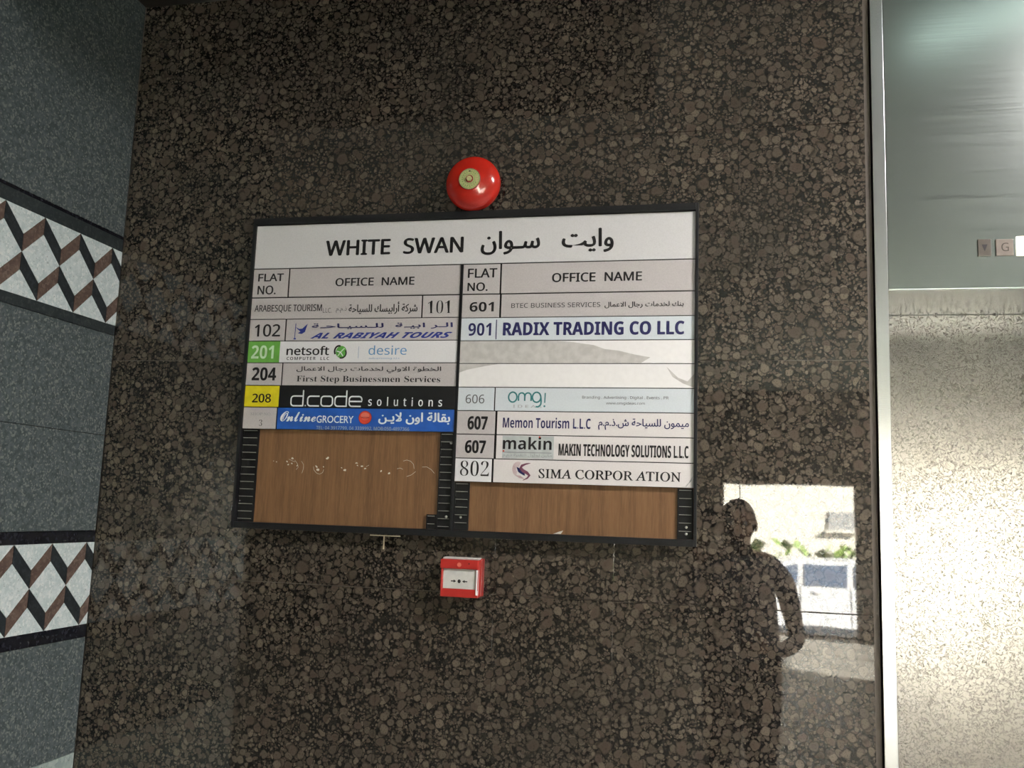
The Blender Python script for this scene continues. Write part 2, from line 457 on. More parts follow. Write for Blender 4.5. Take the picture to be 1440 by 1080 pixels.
box('wall_far_left', QX-.2, QX, FY, LY+.2, 0, CZ, 'wallpaint_dark', kind='structure', label='dim far side wall of the lobby')
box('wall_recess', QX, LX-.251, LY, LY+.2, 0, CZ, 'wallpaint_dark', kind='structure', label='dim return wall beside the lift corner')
def glazing(name, axis, a0, a1, z0, z1, at, mull, label):
    e = empty(name, (a0, at, z0) if axis == 'x' else (at, a0, z0), label, kind='structure')
    def B(n, p0, p1, q0, q1, d0, d1, mat):
        if axis == 'x': box(n, p0, p1, at+d0, at+d1, q0, q1, mat, e, bev=.002)
        else: box(n, at+d0, at+d1, p0, p1, q0, q1, mat, e, bev=.002)
    fw = .045
    B('frame_bar', a0, a0+fw, z0, z1, -.1, -.03, 'alu'); B('frame_bar', a1-fw, a1, z0, z1, -.1, -.03, 'alu')
    B('frame_bar', a0+fw, a1-fw, z1-fw, z1, -.1, -.03, 'alu'); B('frame_bar', a0+fw, a1-fw, z0, z0+fw*.6, -.1, -.03, 'alu')
    xs_ = [a0+fw] + mull + [a1-fw]
    for m_ in mull: B('mullion', m_-.02, m_+.02, z0+fw*.6, z1-fw, -.1, -.03, 'alu')
    for p, q in zip(xs_, xs_[1:]):
        g0, g1 = p+(.021 if p in mull else .001), q-(.021 if q in mull else .001)
        B('pane', g0, g1, z0+fw*.6+.001, z1-fw-.001, -.068, -.062, 'glass')
    return e
glazing('door_2', 'x', OA[0], OA[1], .0, OA[2], FY, [], 'wide glazed street entrance in a slim metal frame')
glazing('window_1', 'x', OB[0], OB[1], .0, OB[2], FY, [3.55], 'glazed street window beside the entrance')
for k, (y0, y1, z0, z1) in enumerate(WR):
    glazing('window_%d' % (k+2), 'y', y0, y1, z0, z1, RX+.2, [(y0+y1)/2], 'daylight window in the right side wall')
    portal((RX+.25, (y0+y1)/2, (z0+z1)/2), (0, PI/2, 0), z1-z0, y1-y0)
portal(((OA[0]+OA[1])/2, FY-.25, OA[2]/2), (PI/2, 0, 0), OA[1]-OA[0], OA[2])
portal(((OB[0]+OB[1])/2, FY-.25, OB[2]/2), (PI/2, 0, 0), OB[1]-OB[0], OB[2])

# ------------------------------------------------------------------ lift entrance (door_1)
lift = empty('door_1', (.336, 0, 0), 'stainless steel lift entrance with a header and an embossed door', kind='structure')
JX0, JX1, LZ = .3365, .3625, 2.036
box('jamb', JX0, JX1, -.006, .30, 0, 2.715, 'jamb', lift, bev=.0012)
box('jamb', 1.344, 1.370, -.006, .30, 0, 2.715, 'jamb', lift, bev=.0012)
bm = bmesh.new(); bx(bm, JX1+.0008, 1.3432, -.004, .30, LZ, 2.713, .0012)
from_bm('header_panel', bm, 'steel', lift)
box('header_edge', JX1+.0008, 1.3432, -.0052, .0008, LZ-.0022, LZ-.0003, 'jamb', lift)
DY = .252
box('door_panel', JX1+.001, .852, DY, DY+.03, .004, LZ-.0006, 'leather', lift, bev=.001)
box('door_panel', .8535, 1.343, DY, DY+.03, .004, LZ-.0006, 'leather', lift, bev=.001)
bm = bmesh.new(); bx(bm, JX1, 1.344, .005, DY-.001, -.003, .006); from_bm('sill_plate', bm, 'jamb', lift)
box('shaft_wall', .25, 1.46, .305, .40, 0, 2.72, 'dark_gap', lift)

# position indicator let into the header
ind = empty('floor_indicator', (.60, -.004, 2.123), 'row of small square indicator lenses in the steel lift header, one glowing', 'indicator')
def lens(x0, x1, z0, z1, mat, label=None):
    bm = bmesh.new(); bx(bm, x0, x1, -.0075, -.0035, z0, z1, .0012)
    return from_bm('lens', bm, mat, ind, label=label)
l1 = lens(.5385, .5635, 2.1035, 2.1395, 'lens')
l2 = lens(.5725, .6055, 2.1035, 2.1385, 'lens2')
l3 = lens(.612, .640, 2.1035, 2.1435, 'lens_lit', 'lit warm white lens')
for i in range(4):
    lens(.649+.037*i, .679+.037*i, 2.1035, 2.1385, 'lens2')
bm = bmesh.new(); prism(bm, [(.5455, 2.128), (.5565, 2.128), (.551, 2.1135)], -.0078, -.0074)
from_bm('arrow_mark', bm, 'dark_gap', l1)

# ------------------------------------------------------------------ lettering
def uni(s, up, lo, dg):
    o = ''
    for c in s:
        if 'A' <= c <= 'Z' and up: o += chr(up+ord(c)-65)
        elif 'a' <= c <= 'z' and lo: o += chr(lo+ord(c)-97)
        elif c.isdigit() and dg: o += chr(dg+ord(c)-48)
        else: o += c
    return o
STY = {'sans': (0x1D5A0, 0x1D5BA, 0x1D7E2), 'bold': (0x1D5D4, 0x1D5EE, 0x1D7EC), 'serif': (0x1D400, 0x1D41A, 0x1D7CE),
       'boldital': (0x1D63C, 0x1D656, 0x1D7EC), 'romital': (0x1D434, 0x1D44E, 0), 'script': (0x1D4D0, 0x1D4EA, 0), 'plain': (0, 0, 0)}
FORMS = {}
for cp in list(range(0xFE70, 0xFEFD)):
    d = unicodedata.decomposition(chr(cp)).split()
    if len(d) >= 2: FORMS[(d[0], tuple(int(x, 16) for x in d[1:]))] = chr(cp)
def shape(s):
    cs = [ord(c) for c in s]; units = []; i = 0
    while i < len(cs):
        if cs[i] == 0x644 and i+1 < len(cs) and ('<isolated>', (0x644, cs[i+1])) in FORMS: units.append((0x644, cs[i+1])); i += 2
        else: units.append((cs[i],)); i += 1
    def has(u, f): return (f, u) in FORMS
    def joins_next(u): return has(u, '<initial>') or u == (0x640,)
    def joins_prev(u): return has(u, '<final>') or u == (0x640,)
    out = []
    for k, u in enumerate(units):
        p = k > 0 and joins_next(units[k-1]) and joins_prev(u)
        n = k+1 < len(units) and joins_next(u) and joins_prev(units[k+1])
        f = '<medial>' if p and n else '<final>' if p else '<initial>' if n else '<isolated>'
        if u == (0x640,): out.append('\u0640')
        else: out.append(FORMS.get((f, u), ''.join(chr(c) for c in u)))
    return ''.join(reversed(out))
TXT = []       # every string is set once as a text curve, all converted together
def text(key, s, style='sans', off=0.0, shear=0.0, space=1.0):
    c = bpy.data.curves.new('lettering', 'FONT')
    c.body = shape(s) if style == 'arabic' else uni(s, *STY[style])
    c.resolution_u = 3; c.offset = off; c.shear = shear; c.space_character = space
    o = bpy.data.objects.new('lettering', c); COL.objects.link(o); TXT.append((key, o))
BOX = {'ind_g':(.5825,2.1125,.5965,2.1305),'white_swan':(-0.9037,2.1374,-0.5643,2.1743),'ar_swan':(-0.5201,2.1297,-0.2161,2.1848),'flatL':(-1.0754,2.0778,-1.0097,2.0961),'noL':(-1.0750,2.0453,-1.0281,2.0665),'offL':(-0.8740,2.0624,-0.6783,2.0814),'flatR':(-0.5486,2.0762,-0.4807,2.0972),'noR':(-0.5485,2.0448,-0.5018,2.0642),'offR':(-0.3516,2.0622,-0.1514,2.0826),'arabesque':(-1.0793,1.9990,-0.9054,2.0188),'llc':(-0.9024,1.9981,-0.8799,2.0097),'ar101':(-0.8369,1.9931,-0.6675,2.0223),'ar101b':(-0.8690,1.9973,-0.8421,2.0122),'n101':(-0.6422,1.9935,-0.5848,2.0237),'n102':(-1.0747,1.9415,-1.0089,1.9711),'ar102':(-0.9274,1.9578,-0.5805,1.9717),'alrab':(-0.9291,1.9360,-0.5806,1.9495),'bird':(-0.9736,1.9359,-0.9418,1.9732),'n201':(-1.0794,1.8875,-1.0214,1.9200),'netsoft':(-0.9878,1.8962,-0.8805,1.9176),'computer':(-0.9869,1.8844,-0.8788,1.8919),'ringlogo':(-0.8698,1.8877,-0.8386,1.9193),'bar':(-0.8083,1.8891,-0.8085,1.9173),'desire':(-0.7815,1.8964,-0.6882,1.9187),'advert':(-0.7799,1.8854,-0.7039,1.8902),'n204':(-1.0735,1.8350,-1.0112,1.8665),'ar204':(-0.9595,1.8533,-0.6032,1.8688),'first':(-0.9577,1.8287,-0.6041,1.8469),'n208':(-1.0681,1.7824,-1.0206,1.8029),'dcode':(-0.9707,1.7750,-0.7885,1.8138),'solutions':(-0.7746,1.7770,-0.5976,1.7977),'shopno':(-1.0697,1.7513,-1.0151,1.7584),'n3':(-1.0460,1.7264,-1.0382,1.7412),'online':(-0.9922,1.7381,-0.9030,1.7620),'grocery':(-0.9004,1.7360,-0.8092,1.7527),'ball':(-0.7960,1.7338,-0.7654,1.7650),'argroc':(-0.7471,1.7353,-0.5773,1.7628),'tel':(-0.9001,1.7194,-0.6724,1.7284),'n601':(-0.5419,1.9961,-0.4850,2.0188),'btec':(-0.4441,2.0037,-0.2419,2.0145),'arbtec':(-0.2320,2.0002,-0.0598,2.0145),'n901':(-0.5427,1.9401,-0.4891,1.9698),'radix':(-0.4610,1.9404,-0.0583,1.9703),'n606':(-0.5421,1.7850,-0.4987,1.8050),'omg':(-0.4439,1.7770,-0.3567,1.8119),'ideas':(-0.4320,1.7764,-0.3675,1.7825),'brand':(-0.2771,1.7960,-0.0897,1.8044),'www':(-0.2244,1.7839,-0.1402,1.7915),'n607':(-0.5348,1.7260,-0.4895,1.7559),'memon':(-0.4540,1.7311,-0.2571,1.7550),'armemon':(-0.2402,1.7299,-0.0465,1.7552),'n607b':(-0.5385,1.6729,-0.4914,1.7017),'makin':(-0.4522,1.6832,-0.3421,1.7113),'makinbg':(-0.4534,1.6621,-0.3375,1.7122),'armakin':(-0.4516,1.6648,-0.3410,1.6748),'makintech':(-0.3263,1.6717,-0.0468,1.6980),'n802':(-0.5483,1.6221,-0.4820,1.6557),'sima':(-0.3690,1.6215,-0.0625,1.6415),'simalogo':(-0.4340,1.6141,-0.3868,1.6579),'curl':(-0.0514,1.6089,-0.0354,1.6349),'green':(-1.0881,1.8787,-1.0071,1.9283),}
T = [
 ('ind_g', 'G', 'sans'),
 ('white_swan', 'WHITE  SWAN', 'sans'), ('ar_swan', 'وايت   سـوان', 'arabic'),
 ('flatL', 'FLAT', 'sans'), ('noL', 'NO.', 'sans'), ('offL', 'OFFICE  NAME', 'sans'),
 ('flatR', 'FLAT', 'sans'), ('noR', 'NO.', 'sans'), ('offR', 'OFFICE  NAME', 'sans'),
 ('arabesque', 'ARABESQUE TOURISM', 'sans'), ('llc', 'LLC.', 'sans'), ('ar101', 'شركة أرابيسك للسياحة', 'arabic'), ('ar101b', 'ذ.م.م', 'arabic'),
 ('n101', '101', 'serif', -.024), ('n102', '102', 'sans'),
 ('ar102', 'الـر ابيـة  للـسيـاحـة', 'arabic'), ('alrab', 'AL RABIYAH TOURS', 'boldital', 0, .35),
 ('n201', '201', 'bold'), ('netsoft', 'netsoft', 'sans'), ('computer', 'COMPUTER  LLC', 'bold', 0, 0, 1.25),
 ('desire', 'desire', 'sans'), ('advert', 'advertising l.l.c', 'sans'),
 ('n204', '204', 'bold'), ('ar204', 'الخطوة الاولي لخدمات رجال الاعمال', 'arabic'), ('first', 'First Step Businessmen Services', 'serif', -.004),
 ('n208', '208', 'sans'), ('solutions', 'solutions', 'sans', 0, 0, 2.1),
 ('shopno', 'SHOP NO.', 'romital', 0, -.26), ('n3', '3', 'serif', -.02), ('online', 'Online', 'script'), ('grocery', 'GROCERY', 'plain'),
 ('argroc', 'بقالة اون لايـن', 'arabic'), ('tel', 'TEL: 04 3917799, 04 3339992, MOB:050-4897366', 'sans'),
 ('n601', '601', 'bold'), ('btec', 'BTEC BUSINESS SERVICES', 'sans'), ('arbtec', 'بنك لخدمات رجال الاعمال', 'arabic'),
 ('n901', '901', 'bold'), ('radix', 'RADIX TRADING CO LLC', 'bold'),
 ('n606', '606', 'sans'), ('ideas', 'IDEAS', 'sans', 0, 0, 1.5), ('brand', 'Branding . Advertising . Digital . Events . PR', 'sans'), ('www', 'www.omgideas.com', 'sans'),
 ('n607', '607', 'bold'), ('memon', 'Memon Tourism L.L.C', 'bold'), ('armemon', 'ميمون للسياحة ش.ذ.م.م', 'arabic'),
 ('n607b', '607', 'bold'), ('makin', 'makin', 'bold'), ('armakin', 'مكين لحلول التقنية ذ.م.م', 'arabic'), ('makintech', 'MAKIN TECHNOLOGY SOLUTIONS L.L.C', 'bold'),
 ('n802', '802', 'serif', -.020), ('sima', 'SIMA CORPOR ATION', 'romital', 0, -.26),
]
# heavier weights: the glyphs set again a hair's breadth to each side
FAT = {'white_swan': .0016, 'ar_swan': .0014, 'flatL': .0007, 'noL': .0007, 'offL': .0007, 'flatR': .0007, 'noR': .0007, 'offR': .0008, 'ar101': .0005, 'arabesque': .0003,
       'n102': .0008, 'ar102': .0007, 'alrab': .0006, 'netsoft': .0007, 'n204': .0004, 'ar204': .0003, 'n208': .0007, 'argroc': .0010, 'online': .0005, 'radix': .0007,
       'n607': .0006, 'n607b': .0006, 'armemon': .0004, 'arbtec': .0003, 'makintech': .0003, 'solutions': .0004, 'sima': .0005, 'grocery': .0003}
for t in T: text(*t)
bpy.context.view_layer.update()
DG = bpy.context.evaluated_depsgraph_get()
GLY = {}
for key, o in TXT:
    me = o.evaluated_get(DG).to_mesh()
    V = [(v.co.x, v.co.y) for v in me.vertices]; Fc = [tuple(p.vertices) for p in me.polygons]
    x0 = min(v[0] for v in V); x1 = max(v[0] for v in V); y0 = min(v[1] for v in V); y1 = max(v[1] for v in V)
    b = BOX[key]
    GLY[key] = ([(b[0]+(x-x0)/(x1-x0)*(b[2]-b[0]), b[1]+(y-y0)/(y1-y0)*(b[3]-b[1])) for x, y in V], Fc)
    o.evaluated_get(DG).to_mesh_clear()
for key, o in TXT:
    c = o.data; bpy.data.objects.remove(o); bpy.data.curves.remove(c)

class Print:
    """flat print on a surface facing -y: glyphs, strokes and patches in one mesh"""
    def __init__(s, y): s.y = y; s.V = []; s.F = []; s.I = []; s.mats = []; s.lay = 0
    def mi(s, m):
        if m not in s.mats: s.mats.append(m)
        return s.mats.index(m)
    def add(s, V, Fc, m, lift=0.0):
        n = len(s.V); s.lay += 1; yy = s.y-lift-s.lay*4e-6; s.V += [(x, yy, z) for x, z in V]
        for f in Fc:
            s.F.append([n+i for i in f]); s.I.append(s.mi(m))
    def glyph(s, key, m):
        V, Fc = GLY[key]; s.add(V, Fc, m, .0003); f = FAT.get(key, 0)
        if f:
            for k, (dx, dz) in enumerate(((f, 0), (-f, 0), (0, f*.6), (0, -f*.6))): s.add([(x+dx, z+dz) for x, z in V], Fc, m, .00032+.00002*k)
    def poly(s, pts, m, lift=.0001): s.add(pts, [tuple(range(len(pts)))], m, lift)
    def rect(s, x0, z0, x1, z1, m, lift=.0001): s.poly([(x0, z0), (x1, z0), (x1, z1), (x0, z1)], m, lift)
    def disc(s, x, z, rx, rz, m, lift=.0002, n=28): s.poly([(x+rx*math.cos(2*PI*i/n), z+rz*math.sin(2*PI*i/n)) for i in range(n)], m, lift)
    def stroke(s, pts, w, m, lift=.0003, taper=None):
        L = []; R = []; n = len(pts)
        for i, p in enumerate(pts):
            a = pts[max(i-1, 0)]; b = pts[min(i+1, n-1)]
            dx, dz = b[0]-a[0], b[1]-a[1]; d = math.hypot(dx, dz) or 1
            ww = w*(taper(i/(n-1)) if taper else 1)/2
            L.append((p[0]-dz/d*ww, p[1]+dx/d*ww)); R.append((p[0]+dz/d*ww, p[1]-dx/d*ww))
        s.add(L+R, [(i, i+1, n+i+1, n+i) for i in range(n-1)], m, lift)
    def arc(s, x, z, rx, rz, a0, a1, w, m, lift=.0003, n=18, taper=None):
        s.stroke([(x+rx*math.cos(math.radians(a0+(a1-a0)*i/n)), z+rz*math.sin(math.radians(a0+(a1-a0)*i/n))) for i in range(n+1)], w, m, lift, taper)
    def build(s, parent, name='lettering', **k):
        if s.V: return mesh(name, s.V, s.F, s.mats, parent, midx=s.I, kind='stuff', **k)

p = Print(-.0076); p.glyph('ind_g', 'lens'); p.build(l2)
# ------------------------------------------------------------------ the directory board
board = empty('directory_board', (-.563, 0, 1.487), 'black framed building directory board listing offices in two columns on granite wall', 'sign')
FX0, FX1, FZ0, FZ1 = -1.0965, -.0285, 1.4865, 2.2345
YF, YS = -.026, -.020                    # frame front, strip face
bm = bmesh.new()
fw = .0075
bx(bm, FX0, FX0+fw, YF, 0, FZ0, FZ1, .0012); bx(bm, FX1-fw+.001, FX1, YF, 0, FZ0, FZ1, .0012)
bx(bm, FX0+fw, FX1-fw+.001, YF, 0, FZ1-.0165, FZ1, .0012); bx(bm, FX0+fw, FX1-fw+.001, YF, 0, FZ0, FZ0+.0145, .0012)
from_bm('frame', bm, 'frame', board)
box('back_panel', FX0+fw, FX1-fw+.001, -.0105, -.001, FZ0+.0145, FZ1-.0165, 'wood', board)
box('centre_rail', -.5665, -.5605, -.0225, -.0107, 1.501, 2.1075, 'frame', board, bev=.0008)
def strip(x0, x1, z0, z1, mat, name='name_strip', label=None):
    return box(name, x0, x1, YS, -.0165, z0, z1, mat, board, bev=.0004, label=label)
box('strip_backing', -1.0880, -.5672, -.0163, -.0107, 1.7195, 2.2165, 'clip', board)
box('strip_backing', -.5600, -.0360, -.0163, -.0107, 1.6093, 2.2165, 'clip', board)
G = .0014   # half gap between strips
# header plates
h = strip(-1.0885, -.0357, 2.1097, 2.2165, 'header', 'header_plate', 'wide pale silver title strip')
p = Print(YS); p.glyph('white_swan', 'ink'); p.glyph('ar_swan', 'ink'); p.build(h)
for x0, xd, x1, kf, kn, ko in ((-1.0885, -.9955, -.567, 'flatL', 'noL', 'offL'), (-.560, -.4715, -.0357, 'flatR', 'noR', 'offR')):
    a = strip(x0, xd-.0022, 2.0385, 2.1072, 'silver', 'number_strip'); p = Print(YS); p.glyph(kf, 'ink'); p.glyph(kn, 'ink'); p.build(a)
    a = strip(xd+.0022, x1, 2.0385, 2.1072, 'silver'); p = Print(YS); p.glyph(ko, 'ink'); p.build(a)
# left column rows (z tops)
zl = [2.0365, 1.9837, 1.9305, 1.8778, 1.8230, 1.7712, 1.7190]
zr = [2.0367, 1.9820, 1.9287, 1.8762, 1.8220, 1.7685, 1.7153, 1.6615, 1.6088]
def row(z, k): return z[k+1]+G*.7, z[k]-G*.7
X0, X1, X2, X3 = -1.0885, -.567, -.560, -.0357
z0, z1 = row(zl, 0)
a = strip(X0, -.6583, z0, z1, 'silver'); p = Print(YS)
for k_ in ('arabesque', 'llc', 'ar101', 'ar101b'): p.glyph(k_, 'ink' if k_ in ('arabesque', 'ar101') else 'greyink')
p.build(a)
a = strip(-.6545, X1, z0, z1, 'silver', 'number_strip'); p = Print(YS); p.glyph('n101', 'ink'); p.build(a)
z0, z1 = row(zl, 1)
a = strip(X0, -.9975, z0, z1, 'silver', 'number_strip'); p = Print(YS); p.glyph('n102', 'ink'); p.build(a)
a = strip(-.9932, X1, z0, z1, 'silver'); p = Print(YS); p.glyph('ar102', 'navy'); p.glyph('alrab', 'royal')
p.stroke([(-.9702, 1.9350), (-.9690, 1.9725)], .0017, 'royal'); p.rect(-.9725, 1.934, -.9665, 1.9375, 'royal', .0003)
p.poly([(-.9690, 1.9640), (-.9600, 1.9595), (-.9520, 1.9600), (-.9385, 1.9720), (-.9420, 1.9610), (-.9445, 1.9520), (-.9530, 1.9470), (-.9630, 1.9490), (-.9560, 1.9530), (-.9640, 1.9590)], 'royal', .0003)
p.build(a)
z0, z1 = row(zl, 2)
a = strip(X0, -1.0068, z0, z1, 'green', 'number_strip', 'green strip'); p = Print(YS); p.glyph('n201', 'palegreen'); p.build(a)
a = strip(-1.0062, X1, z0, z1, 'white', label='white strip with two logos'); p = Print(YS)
p.glyph('netsoft', 'ink'); p.glyph('computer', 'greyink'); p.glyph('desire', 'lblue'); p.glyph('advert', 'lblue')
p.rect(-.8067, 1.8884, -.8059, 1.9164, 'lblue', .0003)
cx, cz = -.8515, 1.9035
p.disc(cx+.002, cz, .0135, .0145, 'greenink'); p.arc(cx-.004, cz+.002, .0105, .0125, 70, 215, .0042, 'ink', .0004)
p.arc(cx+.003, cz-.003, .0115, .0115, 250, 395, .0032, 'ink', .0004); p.stroke([(cx-.006, cz-.010), (cx+.001, cz), (cx+.010, cz+.009)], .0026, 'palegreen', .0005)
p.stroke([(cx-.009, cz+.002), (cx+.001, cz-.001), (cx+.007, cz-.010)], .0022, 'whiteink', .0005)
p.build(a)
z0, z1 = row(zl, 3)
a = strip(X0, -.9985, z0, z1, 'silver', 'number_strip'); p = Print(YS); p.glyph('n204', 'ink'); p.build(a)
a = strip(-.9945, X1, z0, z1, 'silver'); p = Print(YS); p.glyph('ar204', 'ink'); p.glyph('first', 'ink'); p.build(a)
z0, z1 = row(zl, 4)
a = strip(X0, -1.0003, z0, z1, 'yellow', 'number_strip', 'yellow strip'); p = Print(YS); p.glyph('n208', 'ink'); p.build(a)
a = strip(-.9997, X1, z0, z1, 'black', label='black strip with white lettering'); p = Print(YS); p.glyph('solutions', 'whiteink')
# rounded square lettering d.code drawn in even strokes
def rsq(x0, x1, zb, zt, r, segs, w):
    c = [(x1-r, zt-r, 0), (x0+r, zt-r, 90), (x0+r, zb+r, 180), (x1-r, zb+r, 270)]
    pts = []
    for (ax, az, a0) in c:
        pts += [(ax+r*math.cos(math.radians(a0+t)), az+r*math.sin(math.radians(a0+t))) for t in (0, 22, 45, 68, 90)]
    n = len(pts); i0, i1 = segs
    p.stroke([pts[i % n] for i in range(i0, i1+1)], w, 'whiteink')
bz, tz, az_ = 1.7752, 1.7982, 1.8125; W_ = .0033
bx0, bx1 = BOX['dcode'][0]+.0013, BOX['dcode'][2]-.0013
def X(t): return bx0+(bx1-bx0)*(t-303)/(770-303)
rsq(X(306), X(385), bz, tz, .007, (3, 16), W_); p.stroke([(X(306), bz+.007), (X(306), tz-.007)], W_, 'whiteink')
p.stroke([(X(322), tz), (X(385), tz)], W_, 'whiteink'); p.stroke([(X(322), bz), (X(385), bz), ], W_, 'whiteink'); p.stroke([(X(385), bz-.0012), (X(385), az_)], W_, 'whiteink')
p.disc(X(402), bz+.0006, .0017, .0017, 'whiteink', .0003)
p.stroke([(X(492), tz), (X(432), tz)], W_, 'whiteink'); p.stroke([(X(492), bz), (X(432), bz)], W_, 'whiteink'); rsq(X(416), X(480), bz, tz, .007, (5, 14), W_)
rsq(X(504), X(578), bz, tz, .007, (0, 20), W_)
rsq(X(594), X(668), bz, tz, .007, (5, 14), W_); p.stroke([(X(610), tz), (X(668), tz)], W_, 'whiteink'); p.stroke([(X(610), bz), (X(668), bz)], W_, 'whiteink'); p.stroke([(X(668), bz-.0012), (X(668), az_)], W_, 'whiteink')
rsq(X(686), X(767), bz, tz, .007, (0, 14), W_); p.stroke([(X(702), bz), (X(762), bz)], W_, 'whiteink'); p.stroke([(X(767), tz-.007), (X(767), (bz+tz)/2), (X(686), (bz+tz)/2)], W_, 'whiteink')
p.build(a)
z0, z1 = row(zl, 5)
a = strip(X0, -1.0045, z0, z1, 'silver', 'number_strip'); p = Print(YS); p.glyph('shopno', 'softink'); p.glyph('n3', 'ink'); p.build(a)
a = strip(-1.0003, X1, z0, z1, 'blue', label='blue strip with white lettering and a red ball'); p = Print(YS)
p.glyph('online', 'whiteink'); p.glyph('grocery', 'whiteink'); p.glyph('argroc', 'whiteink'); p.glyph('tel', 'cgrey')
bb = BOX['ball']; cx, cz = (bb[0]+bb[2])/2, (bb[1]+bb[3])/2
p.disc(cx, cz, .0162, .0158, 'reddark', .0002); p.disc(cx, cz, .0148, .0145, 'redink', .0003); p.disc(cx, cz+.005, .0105, .0066, 'redink2', .0004)
p.arc(cx, cz-.0015, .0075, .0035, 190, 350, .0016, 'redink2', .0005); p.stroke([(cx-.010, cz+.0005), (cx+.010, cz+.0005)], .0016, 'reddark', .0005)
p.build(a)
# right column
z0, z1 = row(zr, 0)
a = strip(X2, -.4725, z0, z1, 'silver', 'number_strip'); p = Print(YS); p.glyph('n601', 'ink'); p.build(a)
a = strip(-.4675, X3, z0, z1, 'silver'); p = Print(YS); p.glyph('btec', 'ink'); p.glyph('arbtec', 'ink'); p.build(a)
z0, z1 = row(zr, 1)
a = strip(X2, X3, z0, z1, 'bluewhite', label='bluish white strip with navy capitals'); p = Print(YS); p.glyph('n901', 'navy'); p.glyph('radix', 'navy')
p.rect(-.4782, z0+.002, -.4762, z1-.004, 'navy', .0003); p.build(a)
# two empty white strips with the remains of a grey film that once ran across both
z0, z1 = row(zr, 2)
a = strip(X2, X3, z0, z1, 'whitest', label='blank white strip half covered by grey film'); p = Print(YS)
e1 = [(-.05, .0), (-.08, .10), (-.13, .25), (-.165, .38), (-.20, .55), (-.23, .62), (-.255, .80), (-.30, .93), (-.34, 1.0)]
p.poly([(X2, z0), (-.15, z0)]+[(x+.0, z0+(z1-z0)*t) for x, t in e1[2:]]+[(X2, z1)], 'film'); p.build(a)
z0, z1 = row(zr, 3)
a = strip(X2, X3, z0, z1, 'whitest', label='blank white strip with grey film in its top left corner'); p = Print(YS)
p.poly([(X2, z1-.020), (-.542, z1-.0135), (-.52, z1-.009), (-.50, z1-.005), (-.47, z1-.0002), (X2, z1-.0002)], 'film')
p.poly([(-.036, z0+.0005), (-.036, z1-.022), (-.050, z0+.014), (-.070, z0+.022), (-.095, z1-.006), (-.082, z0+.024), (-.060, z0+.010)], 'film'); p.build(a)
z0, z1 = row(zr, 4)
a = strip(X2, -.4765, z0, z1, 'bluewhite', 'number_strip'); p = Print(YS); p.glyph('n606', 'greyink'); p.build(a)
a = strip(-.4735, X3, z0, z1, 'bluewhite', label='bluish white strip with a teal logo'); p = Print(YS)
p.glyph('ideas', 'softink'); p.glyph('brand', 'greyink'); p.glyph('www', 'greyink')
b = BOX['omg']; sx = (b[2]-b[0])/225; sz = (b[3]-b[1])/88
def O(x, y): return (b[0]+(x-305)*sx, b[3]-(y-67)*sz)
w_ = .0034
c0 = O(332, 97); p.arc(c0[0], c0[1], .0095, .0112, 0, 360, w_, 'teal', n=30)
p.stroke([O(366, 118), O(366, 92), O(369, 80), O(379, 73), O(390, 73), O(400, 80), O(403, 92), O(403, 118)], w_, 'teal')
p.stroke([O(403, 92), O(406, 80), O(416, 73), O(427, 73), O(437, 80), O(440, 92), O(440, 118)], w_, 'teal')
c0 = O(472, 97); p.arc(c0[0], c0[1], .0095, .0112, 0, 360, w_, 'teal', n=30)
p.stroke([O(497, 97), O(499, 115), O(498, 135), O(490, 147), O(480, 151), O(468, 150)], w_, 'teal')
p.stroke([O(522, 72), O(520, 128)], w_*.8, 'teal'); c0 = O(519, 147); p.disc(c0[0], c0[1], .0022, .0022, 'teal')
p.build(a)
z0, z1 = row(zr, 5)
a = strip(X2, -.4725, z0, z1, 'silver', 'number_strip'); p = Print(YS); p.glyph('n607', 'ink'); p.build(a)
a = strip(-.4672, X3, z0, z1, 'warmwhite'); p = Print(YS); p.glyph('memon', 'navy'); p.glyph('armemon', 'navy'); p.build(a)
z0, z1 = row(zr, 6)
a = strip(X2, -.4730, z0, z1, 'silver', 'number_strip'); p = Print(YS); p.glyph('n607b', 'ink'); p.build(a)
a = strip(-.4672, X3, z0, z1, 'warmwhite'); p = Print(YS)
b = BOX['makinbg']; p.rect(b[0], z0+.001, b[2], z1-.001, 'cgrey'); p.glyph('makin', 'ink'); p.glyph('armakin', 'softink'); p.glyph('makintech', 'ink')
b = BOX['makin']; p.disc(b[0]+.002, b[1]-.004, .0021, .0021, 'redink'); p.disc(b[2]-.0275, b[3]+.0003, .0019, .0017, 'redink', .0005)
p.rect(b[0], b[1]-.0075, b[2], b[1]-.0055, 'softink', .0002)
p.build(a)
z0, z1 = row(zr, 7)
a = strip(X2, -.4765, z0, z1, 'white', 'number_strip'); p = Print(YS); p.glyph('n802', 'ink'); p.build(a)
a = strip(-.4715, X3, z0, z1, 'warmwhite', label='white strip with a curled lower right corner'); p = Print(YS); p.glyph('sima', 'ink')
b = BOX['simalogo']; cx, cz = (b[0]+b[2])/2, (b[1]+b[3])/2
for i in range(7): p.arc(cx-.006, cz+.004, .012-.0012*i, .0155-.0016*i, 60, 255, .0009, 'mauve', .0002)
tp = lambda t: .25+1.5*math.sin(PI*t)
p.stroke([(cx+.022, cz+.0175), (cx+.012, cz+.0155), (cx+.003, cz+.0115), (cx+.0005, cz+.006), (cx+.006, cz+.0005), (cx+.015, cz-.004), (cx+.0205, cz-.0095), (cx+.016, cz-.0155), (cx+.006, cz-.0205)], .0042, 'plum', .0004, tp)
p.stroke([(cx-.008, cz+.008), (cx-.002, cz+.001), (cx+.006, cz-.004), (cx+.010, cz-.010)], .0055, 'navy', .0003, tp)
